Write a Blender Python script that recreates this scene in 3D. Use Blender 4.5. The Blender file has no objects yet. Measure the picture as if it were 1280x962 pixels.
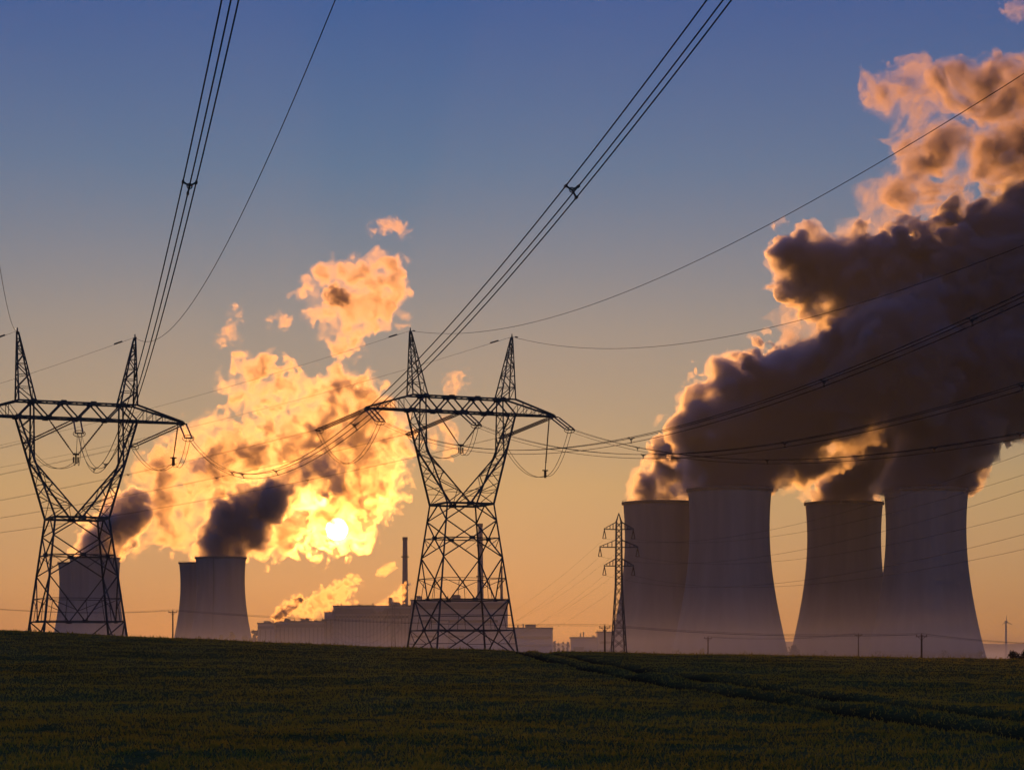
import bpy, math, random
import numpy as np
from mathutils import Vector, Matrix

# ------------------------------------------------------------------ camera
SC = bpy.context.scene
COL = SC.collection
F, HY, EYE = 2800.0, 824.0, 1.7            # focal length in photo pixels, horizon row, eye height (m)
cam = bpy.data.cameras.new('camera')
cam.sensor_width = 36.0
cam.lens = 36.0 * F / 1280.0
cam.shift_y = (HY - 481.0) / 1280.0
cam.clip_start = 0.5
cam.clip_end = 60000.0
cam_o = bpy.data.objects.new('camera', cam)
cam_o.location = (0, 0, EYE)
cam_o.rotation_euler = (math.pi / 2, 0, 0)
COL.objects.link(cam_o)
SC.camera = cam_o

def P(px, py, y):                          # photo pixel + distance -> place in the world
    return Vector(((px - 640.0) / F * y, y, EYE + (HY - py) / F * y))

# ------------------------------------------------------------------ sky, sun, exposure
SUN_PX = (421.0, 661.0)
sd = Vector(((SUN_PX[0] - 640) / F, 1.0, (HY - SUN_PX[1]) / F)).normalized()
SUN_EL = math.asin(sd.z)
SUN_AZ = math.atan2(sd.x, sd.y)
world = bpy.data.worlds.new("World")
SC.world = world
world.use_nodes = True
wn = world.node_tree
bg = wn.nodes['Background']
SKY_STRENGTH = 0.1
bg.inputs[1].default_value = SKY_STRENGTH
sky = wn.nodes.new('ShaderNodeTexSky')
sky.sky_type = 'NISHITA'
sky.sun_disc = False
sky.sun_elevation = SUN_EL
sky.sun_rotation = SUN_AZ
sky.dust_density = 0.06
tc = wn.nodes.new('ShaderNodeTexCoord')
sx = wn.nodes.new('ShaderNodeSeparateXYZ')
wn.links.new(tc.outputs['Generated'], sx.inputs[0])
mr = wn.nodes.new('ShaderNodeMapRange')
mr.inputs[1].default_value = 0.0
mr.inputs[2].default_value = 1.0
mr.clamp = True
wn.links.new(sx.outputs[2], mr.inputs[0])
rp = wn.nodes.new('ShaderNodeValToRGB')
wn.links.new(mr.outputs[0], rp.inputs[0])
RAMP = [(0.0, (0.55, 0.45, 1.50)),
        (0.022, (0.49, 0.40, 0.80)),
        (0.066, (0.47, 0.375, 0.72)),
        (0.24, (0.76, 0.58, 0.56)),
        (0.46, (0.64, 0.60, 0.77)),
        (0.67, (0.27, 0.50, 0.99)),
        (0.90, (0.098, 0.365, 1.10)),
        (1.1, (0.09, 0.35, 1.12)),
        (1.8, (0.50, 0.80, 2.1)),
        (3.1, (0.55, 0.85, 2.3))]
RAMP = [(p * 0.32, c) for p, c in RAMP]
el = rp.color_ramp.elements
for i, (p, c) in enumerate(RAMP):
    e = el[i] if i < 2 else el.new(p)
    e.position = p
    e.color = (*c, 1)
el[0].position = RAMP[0][0]
for e, (p, c) in zip(sorted(el, key=lambda q: q.position), sorted(RAMP)):
    e.position = p
    e.color = (*c, 1)
mx = wn.nodes.new('ShaderNodeMix')
mx.data_type = 'RGBA'
mx.blend_type = 'MULTIPLY'
mx.inputs[0].default_value = 1.0
wn.links.new(sky.outputs[0], mx.inputs[6])
wn.links.new(rp.outputs[0], mx.inputs[7])
wn.links.new(mx.outputs[2], bg.inputs[0])

sun = bpy.data.lights.new('sun_lamp', 'SUN')
sun.energy = 2.3
sun.angle = math.radians(0.5)
sun.color = (1.0, 0.35, 0.055)
sun_o = bpy.data.objects.new('sun_lamp', sun)
sun_o.rotation_euler = (-sd).to_track_quat('-Z', 'Y').to_euler()
sun_o.location = (0, 0, 300)
COL.objects.link(sun_o)

SC.view_settings.view_transform = 'Standard'
SC.view_settings.look = 'None'
SC.view_settings.exposure = 0.0
SC.view_settings.gamma = 1.0
SC.cycles.use_denoising = True
SC.cycles.max_bounces = 8
SC.cycles.volume_bounces = 3
SC.cycles.volume_step_rate = 0.12
SC.cycles.volume_max_steps = 256
SC.cycles.transparent_max_bounces = 64
SC.cycles.sample_clamp_indirect = 8.0
SC.cycles.use_adaptive_sampling = True
SC.cycles.adaptive_threshold = 0.03

# ------------------------------------------------------------------ helpers
def tag(o, label=None, cat=None, group=None, kind=None):
    if label: o['label'] = label
    if cat: o['category'] = cat
    if group: o['group'] = group
    if kind: o['kind'] = kind
    return o

def empty(name, loc, label, cat, group=None, rz=0.0):
    o = bpy.data.objects.new(name, None)
    o.empty_display_size = 2
    o.location = loc
    o.rotation_euler = (0, 0, rz)
    COL.objects.link(o)
    return tag(o, label, cat, group)

class MB:
    def __init__(s):
        s.v, s.f = [], []
    def add(s, vs, fs):
        n = len(s.v)
        s.v += [tuple(p) for p in vs]
        s.f += [tuple(i + n for i in q) for q in fs]
    def box(s, x0, x1, y0, y1, z0, z1):
        s.add([(x0, y0, z0), (x1, y0, z0), (x1, y1, z0), (x0, y1, z0), (x0, y0, z1), (x1, y0, z1), (x1, y1, z1), (x0, y1, z1)],
              [(0, 3, 2, 1), (4, 5, 6, 7), (0, 1, 5, 4), (1, 2, 6, 5), (2, 3, 7, 6), (3, 0, 4, 7)])
    def bar(s, a, b, w, w2=None, n=4):
        a, b = Vector(a), Vector(b)
        d = b - a
        if d.length < 1e-6: return
        d.normalize()
        h = Vector((0, 0, 1)) if abs(d.z) < 0.95 else Vector((1, 0, 0))
        p = d.cross(h).normalized()
        q = d.cross(p)
        w2 = w if w2 is None else w2
        vs = []
        for c, r in ((a, w / 2), (b, w2 / 2)):
            for k in range(n):
                t = 2 * math.pi * (k + 0.5) / n
                vs.append(c + (p * math.cos(t) + q * math.sin(t)) * r * 1.414)
        fs = [(k, (k + 1) % n, n + (k + 1) % n, n + k) for k in range(n)]
        fs += [tuple(range(n))[::-1], tuple(range(n, 2 * n))]
        s.add(vs, fs)
    def tube(s, pts, r, n=5):
        pts = [Vector(p) for p in pts]
        vs, fs = [], []
        for i, p in enumerate(pts):
            d = (pts[min(i + 1, len(pts) - 1)] - pts[max(i - 1, 0)]).normalized()
            h = Vector((0, 0, 1)) if abs(d.z) < 0.98 else Vector((1, 0, 0))
            a = d.cross(h).normalized()
            b = d.cross(a)
            for k in range(n):
                t = 2 * math.pi * k / n
                vs.append(p + (a * math.cos(t) + b * math.sin(t)) * r)
        for i in range(len(pts) - 1):
            for k in range(n):
                fs.append((i * n + k, i * n + (k + 1) % n, (i + 1) * n + (k + 1) % n, (i + 1) * n + k))
        fs += [tuple(range(n))[::-1], tuple(range((len(pts) - 1) * n, len(pts) * n))]
        s.add(vs, fs)
    def lathe(s, prof, c=(0, 0, 0), n=24, closed=False):
        vs, fs = [], []
        for r, z in prof:
            for k in range(n):
                t = 2 * math.pi * k / n
                vs.append((c[0] + r * math.cos(t), c[1] + r * math.sin(t), c[2] + z))
        m = len(prof)
        for i in range(m if closed else m - 1):
            j = (i + 1) % m
            for k in range(n):
                fs.append((i * n + k, i * n + (k + 1) % n, j * n + (k + 1) % n, j * n + k))
        if not closed:
            fs += [tuple(range(n))[::-1], tuple(range((m - 1) * n, m * n))]
        s.add(vs, fs)
    def build(s, name, mat, parent=None, smooth=False):
        me = bpy.data.meshes.new(name)
        me.from_pydata(s.v, [], s.f)
        if smooth:
            me.polygons.foreach_set('use_smooth', [True] * len(me.polygons))
        me.materials.append(mat)
        o = bpy.data.objects.new(name, me)
        COL.objects.link(o)
        if parent: o.parent = parent
        return o

def np_mesh(name, v, quads, mat, parent=None):
    me = bpy.data.meshes.new(name)
    k = quads.shape[1]
    me.vertices.add(len(v))
    me.vertices.foreach_set('co', np.ascontiguousarray(v, np.float32).ravel())
    me.loops.add(quads.size)
    me.loops.foreach_set('vertex_index', np.ascontiguousarray(quads, np.int32).ravel())
    me.polygons.add(len(quads))
    me.polygons.foreach_set('loop_start', np.arange(0, quads.size, k, dtype=np.int32))
    me.update(calc_edges=True)
    me.materials.append(mat)
    o = bpy.data.objects.new(name, me)
    COL.objects.link(o)
    if parent: o.parent = parent
    return o

def copy_tree(o, parent=None):
    c = o.copy()
    COL.objects.link(c)
    if parent: c.parent = parent
    for ch in list(o.children):
        copy_tree(ch, c)
    return c

# gradient noise -----------------------------------------------------
_rs = np.random.RandomState(7)
_perm = np.concatenate([_rs.permutation(512)] * 3).astype(np.int32)
_grad = _rs.normal(size=(512, 3)).astype(np.float32)
_grad /= np.linalg.norm(_grad, axis=1)[:, None]
def gnoise(p):
    p = p.astype(np.float32)
    i = np.floor(p).astype(np.int32)
    f = p - i
    i &= 511
    u = f * f * f * (f * (f * 6 - 15) + 10)
    def g(dx, dy, dz):
        h = _perm[_perm[_perm[(i[:, 0] + dx) & 511] + ((i[:, 1] + dy) & 511)] + ((i[:, 2] + dz) & 511)]
        G = _grad[h]
        return G[:, 0] * (f[:, 0] - dx) + G[:, 1] * (f[:, 1] - dy) + G[:, 2] * (f[:, 2] - dz)
    x0 = g(0, 0, 0); x0 += u[:, 0] * (g(1, 0, 0) - x0)
    x1 = g(0, 1, 0); x1 += u[:, 0] * (g(1, 1, 0) - x1)
    x2 = g(0, 0, 1); x2 += u[:, 0] * (g(1, 0, 1) - x2)
    x3 = g(0, 1, 1); x3 += u[:, 0] * (g(1, 1, 1) - x3)
    y0 = x0 + u[:, 1] * (x1 - x0)
    y1 = x2 + u[:, 1] * (x3 - x2)
    return (y0 + u[:, 2] * (y1 - y0)) * 1.6
def fbm(p, octs, gain=0.5, lac=2.03, billow=False):
    r = np.zeros(len(p), np.float32); a = 1.0; q = p.copy(); t = 0.0
    for k in range(octs):
        n = gnoise(q + 17.3 * k)
        if billow: n = np.abs(n) * 2 - 0.6
        r += a * n; t += a; a *= gain; q = q * lac
    return r / t

def surface_nets(f, iso, origin, h):
    ins = f < iso
    nx, ny, nz = f.shape
    cs = [(a, b, c) for a in (0, 1) for b in (0, 1) for c in (0, 1)]
    def sub(a, o): return a[o[0]:nx - 1 + o[0], o[1]:ny - 1 + o[1], o[2]:nz - 1 + o[2]]
    s = np.zeros((nx - 1, ny - 1, nz - 1), np.int8)
    for o in cs: s += sub(ins, o)
    act = (s > 0) & (s < 8)
    ids = np.full(act.shape, -1, np.int32)
    cells = np.argwhere(act)
    ids[act] = np.arange(len(cells))
    acc = np.zeros((len(cells), 3), np.float32)
    cnt = np.zeros(len(cells), np.float32)
    for o in cs:
        for ax in range(3):
            if o[ax]: continue
            o2 = list(o); o2[ax] = 1
            fa = f[cells[:, 0] + o[0], cells[:, 1] + o[1], cells[:, 2] + o[2]]
            fb = f[cells[:, 0] + o2[0], cells[:, 1] + o2[1], cells[:, 2] + o2[2]]
            m = (fa < iso) != (fb < iso)
            t = (iso - fa[m]) / (fb[m] - fa[m])
            q = np.tile(np.array(o, np.float32), (m.sum(), 1)); q[:, ax] = t
            acc[m] += q; cnt[m] += 1
    v = (cells + acc / cnt[:, None]) * h + np.array(origin)
    Q = []
    for ax in range(3):
        b, c = (ax + 1) % 3, (ax + 2) % 3
        sl0 = [slice(1, -1)] * 3; sl1 = [slice(1, -1)] * 3
        sl0[ax] = slice(0, -1); sl1[ax] = slice(1, None)
        A = ins[tuple(sl0)]; B = ins[tuple(sl1)]
        e = np.argwhere(A != B)
        flip = B[e[:, 0], e[:, 1], e[:, 2]]
        base = e.copy(); base[:, b] += 1; base[:, c] += 1
        def at(db, dc):
            q = base.copy(); q[:, b] += db; q[:, c] += dc
            return ids[q[:, 0], q[:, 1], q[:, 2]]
        q = np.stack([at(-1, -1), at(0, -1), at(0, 0), at(-1, 0)], 1)
        q[flip] = q[flip][:, ::-1]
        Q.append(q)
    return v, np.concatenate(Q)

# ------------------------------------------------------------------ materials
def mat(name, col, rough=0.8, metal=0.0, noise=None, bump=0.0, spec=0.3):
    m = bpy.data.materials.new(name)
    m.use_nodes = True
    nt = m.node_tree
    b = nt.nodes['Principled BSDF']
    b.inputs['Roughness'].default_value = rough
    b.inputs['Metallic'].default_value = metal
    b.inputs['Specular IOR Level'].default_value = spec
    b.inputs['Base Color'].default_value = (*col, 1)
    if noise:
        scale, amount, stretch = noise
        t = nt.nodes.new('ShaderNodeTexCoord')
        mp = nt.nodes.new('ShaderNodeMapping')
        mp.inputs['Scale'].default_value = stretch
        nt.links.new(t.outputs['Object'], mp.inputs[0])
        n = nt.nodes.new('ShaderNodeTexNoise')
        n.inputs['Scale'].default_value = scale
        n.inputs['Detail'].default_value = 6
        nt.links.new(mp.outputs[0], n.inputs[0])
        r = nt.nodes.new('ShaderNodeValToRGB')
        r.color_ramp.elements[0].position = 0.3
        r.color_ramp.elements[1].position = 0.7
        r.color_ramp.elements[0].color = (*[c * (1 - amount) for c in col], 1)
        r.color_ramp.elements[1].color = (*[min(1, c * (1 + amount)) for c in col], 1)
        nt.links.new(n.outputs[0], r.inputs[0])
        nt.links.new(r.outputs[0], b.inputs['Base Color'])
        if bump:
            bp = nt.nodes.new('ShaderNodeBump')
            bp.inputs['Strength'].default_value = bump
            nt.links.new(n.outputs[0], bp.inputs['Height'])
            nt.links.new(bp.outputs[0], b.inputs['Normal'])
    return m

def volume_mat(name, dens, aniso, col=(1, 1, 1), absorb=(0, 0, 0), het=None, peak=0.0):
    m = bpy.data.materials.new(name)
    m.use_nodes = True
    nt = m.node_tree
    nt.nodes.remove(nt.nodes['Principled BSDF'])
    out = nt.nodes['Material Output']
    v = nt.nodes.new('ShaderNodeVolumePrincipled')
    v.inputs['Density'].default_value = dens
    v.inputs['Anisotropy'].default_value = aniso
    v.inputs['Color'].default_value = (*col, 1)
    v.inputs['Absorption Color'].default_value = (*absorb, 1)
    nt.links.new(v.outputs[0], out.inputs['Volume'])
    if het:
        scale, lo, hi, stretch = het
        t = nt.nodes.new('ShaderNodeTexCoord')
        mp = nt.nodes.new('ShaderNodeMapping')
        mp.inputs['Scale'].default_value = stretch
        nt.links.new(t.outputs['Object'], mp.inputs[0])
        n = nt.nodes.new('ShaderNodeTexNoise')
        n.inputs['Scale'].default_value = scale
        n.inputs['Detail'].default_value = 7
        n.inputs['Roughness'].default_value = 0.62
        n.inputs['Distortion'].default_value = 0.6
        nt.links.new(mp.outputs[0], n.inputs[0])
        r = nt.nodes.new('ShaderNodeMapRange')
        r.interpolation_type = 'SMOOTHSTEP'
        r.inputs[1].default_value = lo
        r.inputs[2].default_value = hi
        r.inputs[3].default_value = 0.0
        r.inputs[4].default_value = dens
        nt.links.new(n.outputs[0], r.inputs[0])
        nt.links.new(r.outputs[0], v.inputs['Density'])
        if peak:                                   # sharp forward lobe of water droplets
            v2 = nt.nodes.new('ShaderNodeVolumeScatter')
            v2.inputs['Anisotropy'].default_value = 0.98
            ml = nt.nodes.new('ShaderNodeMath'); ml.operation = 'MULTIPLY'; ml.inputs[1].default_value = peak
            nt.links.new(r.outputs[0], ml.inputs[0]); nt.links.new(ml.outputs[0], v2.inputs['Density'])
            av = nt.nodes.new('ShaderNodeAddShader')
            nt.links.new(v.outputs[0], av.inputs[0]); nt.links.new(v2.outputs[0], av.inputs[1])
            nt.links.new(av.outputs[0], out.inputs['Volume'])
    return m

M_STEEL = mat('dark_galvanised_steel', (0.10, 0.10, 0.10), 0.6, 0.6, (0.6, 0.3, (1, 1, 1)))
M_WIRE = mat('weathered_cable', (0.05, 0.05, 0.052), 0.9, 0.0, spec=0.05)
M_INS = mat('brown_glazed_insulator', (0.10, 0.05, 0.035), 0.25)
M_CONC = mat('weathered_concrete', (0.205, 0.212, 0.228), 0.9, 0, (0.12, 0.13, (1, 1, 0.07)))
M_RIM = mat('dark_concrete_rim', (0.14, 0.13, 0.125), 0.9, 0, (0.08, 0.2, (1, 1, 1)))
M_WOOD = mat('weathered_wood', (0.10, 0.07, 0.05), 0.9, 0, (2, 0.3, (1, 1, 0.1)))
M_CLAD = mat('grey_cladding', (0.33, 0.31, 0.30), 0.8, 0, (0.03, 0.12, (1, 1, 0.3)))
M_CLAD_DARK = mat('dark_cladding', (0.16, 0.15, 0.15), 0.8, 0, (0.05, 0.15, (1, 1, 0.3)))
M_ROOF = mat('roof_felt', (0.10, 0.10, 0.10), 0.9)
M_GLASS = mat('dark_window_glass', (0.05, 0.05, 0.06), 0.2)
M_BRICKRED = mat('chimney_red_band', (0.22, 0.07, 0.05), 0.85, 0, (0.1, 0.2, (1, 1, 1)))

# ------------------------------------------------------------------ ground
CR_X = [-1500, -200, -49, -36.9, -24.6, -10.75, 0, 12.3, 27.6, 41.5, 49, 300, 1500]
CR_Z = [14, 9.5, 4.50, 3.90, 3.39, 2.78, 2.50, 2.24, 1.98, 1.74, 1.57, -0.5, -1.5]
YC = 215.0
def ground_base(x, y):
    hc = np.interp(x, CR_X, CR_Z)
    t = np.clip(y / YC, 0, 1)
    f = 0.55 * (t * t * (3 - 2 * t)) + 0.45 * np.sin(math.pi / 2 * t)
    front = hc * f
    d = np.maximum(y - YC, 0)
    drop = (hc + 3.0) * (1 - np.exp(-(d / 210.0) ** 2))
    return np.where(y > YC, hc - drop, front)
def rut_x(y):
    return 9.6 - 0.105 * (y - 40) + 0.00035 * (y - 40) ** 2
def ruts(x, y):
    c = rut_x(y)
    r = np.zeros_like(x)
    for off in (-1.1, 1.1):
        r += np.exp(-((x - c - off) / 0.62) ** 4)
    return r * np.clip((240 - y) / 40, 0, 1)
def ground_z(x, y, detail=True):
    x = np.asarray(x, np.float64); y = np.asarray(y, np.float64)
    z = ground_base(x, y)
    if detail:
        p = np.stack([x.ravel(), y.ravel(), np.zeros(x.size)], 1)
        near = (y.ravel() < 320) & (np.abs(x.ravel()) < 130)
        n = np.zeros(x.size)
        if near.any():
            q = p[near]
            n[near] = 0.20 * fbm(q * np.array([0.16, 0.10, 1]), 3) + 0.04 * fbm(q * np.array([1.1, 0.8, 1]) + 40, 3)
        z = z + n.reshape(x.shape) - 0.20 * ruts(x, y)
    return z
def gz(x, y):
    return float(ground_z(np.array([x]), np.array([y]), False)[0])

def grid_axis(segs):
    out = []
    for a, b, n in segs:
        out += list(np.linspace(a, b, n, endpoint=False))
    return np.array(out + [segs[-1][1]])
gx = grid_axis([(-14000, -2000, 8), (-2000, -300, 20), (-300, -60, 40), (-60, -16, 110), (-16, 18, 170), (18, 60, 110), (60, 300, 40), (300, 2000, 20), (2000, 14000, 8)])
gy = grid_axis([(-600, 0, 12), (0, 18, 12), (18, 70, 150), (70, 140, 120), (140, 235, 120), (235, 400, 40), (400, 1000, 30), (1000, 3000, 20), (3000, 26000, 14)])
XX, YY = np.meshgrid(gx, gy, indexing='ij')
ZZ = ground_z(XX, YY)
V = np.stack([XX, YY, ZZ], -1).reshape(-1, 3)
ny = len(gy)
I, J = np.meshgrid(np.arange(len(gx) - 1), np.arange(ny - 1), indexing='ij')
b0 = (I * ny + J).ravel()
Qd = np.stack([b0, b0 + ny, b0 + ny + 1, b0 + 1], 1)

m_field = bpy.data.materials.new('field_soil_and_grass')
m_field.use_nodes = True
nt = m_field.node_tree
bs = nt.nodes['Principled BSDF']
bs.inputs['Roughness'].default_value = 1.0
bs.inputs['Specular IOR Level'].default_value = 0.0
g = nt.nodes.new('ShaderNodeNewGeometry')
def tex_noise(scale, detail, stretch):
    mp = nt.nodes.new('ShaderNodeMapping'); mp.inputs['Scale'].default_value = stretch
    nt.links.new(g.outputs['Position'], mp.inputs[0])
    n = nt.nodes.new('ShaderNodeTexNoise'); n.inputs['Scale'].default_value = scale; n.inputs['Detail'].default_value = detail
    n.inputs['Roughness'].default_value = 0.65
    nt.links.new(mp.outputs[0], n.inputs[0])
    return n
n1 = tex_noise(0.25, 5, (1, 0.5, 1)); n2 = tex_noise(2.5, 6, (1, 0.45, 1)); n3 = tex_noise(14, 3, (1, 0.4, 1))
ad = nt.nodes.new('ShaderNodeMath'); ad.operation = 'ADD'
nt.links.new(n1.outputs[0], ad.inputs[0]); nt.links.new(n2.outputs[0], ad.inputs[1])
ad2 = nt.nodes.new('ShaderNodeMath'); ad2.operation = 'ADD'
nt.links.new(ad.outputs[0], ad2.inputs[0]); nt.links.new(n3.outputs[0], ad2.inputs[1])
dv = nt.nodes.new('ShaderNodeMath'); dv.operation = 'DIVIDE'; dv.inputs[1].default_value = 3.0
nt.links.new(ad2.outputs[0], dv.inputs[0])
fr = nt.nodes.new('ShaderNodeValToRGB')
fr.color_ramp.elements[0].position = 0.36; fr.color_ramp.elements[0].color = (0.06, 0.065, 0.021, 1)
fr.color_ramp.elements[1].position = 0.64; fr.color_ramp.elements[1].color = (0.2, 0.185, 0.065, 1)
e = fr.color_ramp.elements.new(0.5); e.color = (0.125, 0.13, 0.042, 1)
nt.links.new(dv.outputs[0], fr.inputs[0])
nt.links.new(fr.outputs[0], bs.inputs['Base Color'])
bp = nt.nodes.new('ShaderNodeBump'); bp.inputs['Strength'].default_value = 0.6; bp.inputs['Distance'].default_value = 0.3
nt.links.new(ad2.outputs[0], bp.inputs['Height']); nt.links.new(bp.outputs[0], bs.inputs['Normal'])
at = nt.nodes.new('ShaderNodeAttribute'); at.attribute_name = 'rut_shade'
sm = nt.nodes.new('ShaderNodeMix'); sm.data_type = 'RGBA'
sm.inputs[7].default_value = (0.05, 0.042, 0.02, 1)  # dark soil tone that paints in the shade of the wheel ruts
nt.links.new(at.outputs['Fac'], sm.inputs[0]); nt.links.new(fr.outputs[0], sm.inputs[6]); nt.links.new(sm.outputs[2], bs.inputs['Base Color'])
ground = np_mesh('field', V, Qd, m_field)
_a = ground.data.attributes.new('rut_shade', 'FLOAT', 'POINT')
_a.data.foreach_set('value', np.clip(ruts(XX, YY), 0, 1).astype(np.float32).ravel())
tag(ground, 'dark green sloping field in front of the power plant', kind='structure')

# ------------------------------------------------------------------ cooling towers
TH, RT, HT, BB = 125.0, 28.2, 98.0, 83.4
def tower_r(h): return RT * math.sqrt(1 + ((h - HT) / BB) ** 2)
PLANT_Z = -3.0
def make_tower(ladder=False):
    root = empty('cooling_tower', (0, 0, 0), 'x', 'cooling tower')
    mb = MB()
    prof = [(tower_r(h), h) for h in np.linspace(8.5, TH - 1.6, 40)]
    inner = [(tower_r(h) - 0.7, h) for h in np.linspace(TH - 1.6, 8.5, 30)]
    mb.lathe(prof + inner, n=96, closed=True)
    mb.build('shell', M_CONC, root, True)
    mb = MB()
    r = tower_r(TH)
    mb.lathe([(r + 0.1, TH - 1.7), (r + 1.0, TH - 1.5), (r + 1.1, TH), (r + 0.95, TH + 0.1), (r - 0.8, TH + 0.1), (r - 0.9, TH - 1.7)], n=96, closed=True)
    mb.build('rim', M_RIM, root, False)
    mb = MB()
    for k in range(56):
        t = 2 * math.pi * k / 56
        x, y = (r + 0.6) * math.cos(t), (r + 0.6) * math.sin(t)
        mb.bar((x, y, TH + 0.12), (x, y, TH + 1.4), 0.16)
    pts = [((r + 0.6) * math.cos(2 * math.pi * k / 56), (r + 0.6) * math.sin(2 * math.pi * k / 56), TH + 1.3) for k in range(57)]
    mb.tube(pts, 0.08, 4)
    mb.build('railing', M_STEEL, root)
    mb = MB()
    rb, rs = tower_r(0), tower_r(8.5)
    for k in range(44):
        for s in (-0.5, 0.5):
            t0, t1 = 2 * math.pi * k / 44, 2 * math.pi * (k + s) / 44
            mb.bar(((rs - .35) * math.cos(t0), (rs - .35) * math.sin(t0), 8.7), (rb * math.cos(t1), rb * math.sin(t1), 0), 0.7)
    mb.build('support_columns', M_CONC, root)
    mb = MB()
    mb.lathe([(rb + 2, -0.5), (rb + 2, 1.2), (rb + 1.2, 1.2), (rb + 1.2, -0.5)], n=64, closed=True)
    mb.build('basin_wall', M_CONC, root)
    mb = MB()
    mb.lathe([(rs - 2.5, 0.2), (rs - 2.5, 9.5)], n=64)
    mb.build('inlet_light_block', M_RIM, root)  # dark cylinder added so no sky light passes between the columns
    return root
def add_ladder(root):
    # access ladder on the camera side of the shell
    mb = MB()
    hs = np.linspace(9, TH, 40)
    a = math.radians(-99)
    for da in (-0.012, 0.012):
        mb.tube([((tower_r(h) + 0.7) * math.cos(a + da), (tower_r(h) + 0.7) * math.sin(a + da), h) for h in hs], 0.16, 4)
    for h in np.arange(10, TH, 2.5):
        q = [((tower_r(h) + 0.7) * math.cos(a + da), (tower_r(h) + 0.7) * math.sin(a + da), h) for da in (-0.012, 0.012)]
        mb.bar(q[0], q[1], 0.12)
    mb.build('ladder', M_STEEL, root)
TOWERS = [  # centre px, distance, label
    (912.0, 1585, 'tall cooling tower right of the slender three-armed pylon, overlapping a farther tower'),
    (827.0, 1718, 'cooling tower partly hidden by its nearer neighbour, directly behind the slender pylon'),
    (1055.0, 1722, 'lower looking cooling tower half behind the rightmost one, beyond the gap of bright sky'),
    (1157.5, 1592, 'rightmost cooling tower, with a dense dark plume rising from its full mouth'),
    (276.0, 2640, 'distant cooling tower with a vertical ladder line, left of the long power hall'),
    (254.0, 2790, 'distant cooling tower whose left rim just shows behind the tower with the ladder line'),
    (119.0, 2650, 'distant cooling tower seen through the legs of the left lattice pylon'),
    (103.0, 2790, 'far cooling tower mostly hidden behind another one, at the left legs of the left pylon'),
]
proto = None
T_POS = []
for i, (px, D, lab) in enumerate(TOWERS):
    o = make_tower() if proto is None else copy_tree(proto)
    proto = proto or o
    x = (px - 640) / F * D
    top = 609.0 if D < 1650 else 625.0
    o.location = (x, D, PLANT_Z if D < 2000 else PLANT_Z - 0.0)
    o['label'] = lab
    o['group'] = 'cooling towers of the near cluster' if D < 2000 else 'cooling towers of the far cluster'
    if 'ladder line, left' in lab: add_ladder(o)
    T_POS.append(o.location.copy())

# ------------------------------------------------------------------ lattice pylons
S_ = 269.0 / F
THETA = math.radians(22.7)
U = Vector((math.cos(THETA), math.sin(THETA), 0))
W = Vector((-math.sin(THETA), math.cos(THETA), 0))
Z_WAIST, Z_BB, Z_BT, Z_PK, Z_KNEE = 18.6, 29.65, 31.4, 39.0, 24.7
UO, UI, VB, TIP = 6.6, 4.95, 1.06, 12.0
A_WAIST = 2.97
def a_leg(z): return A_WAIST + (Z_WAIST - z) * 0.1225
PHI_C = math.radians(12.9)                 # insulator strings towards the camera side
PHI_A = math.radians(58.0)                 # spans away from the camera
DC = Vector((math.sin(PHI_C), -math.cos(PHI_C), 0))
DA = Vector((-math.sin(PHI_A), math.cos(PHI_A), 0))

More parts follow.
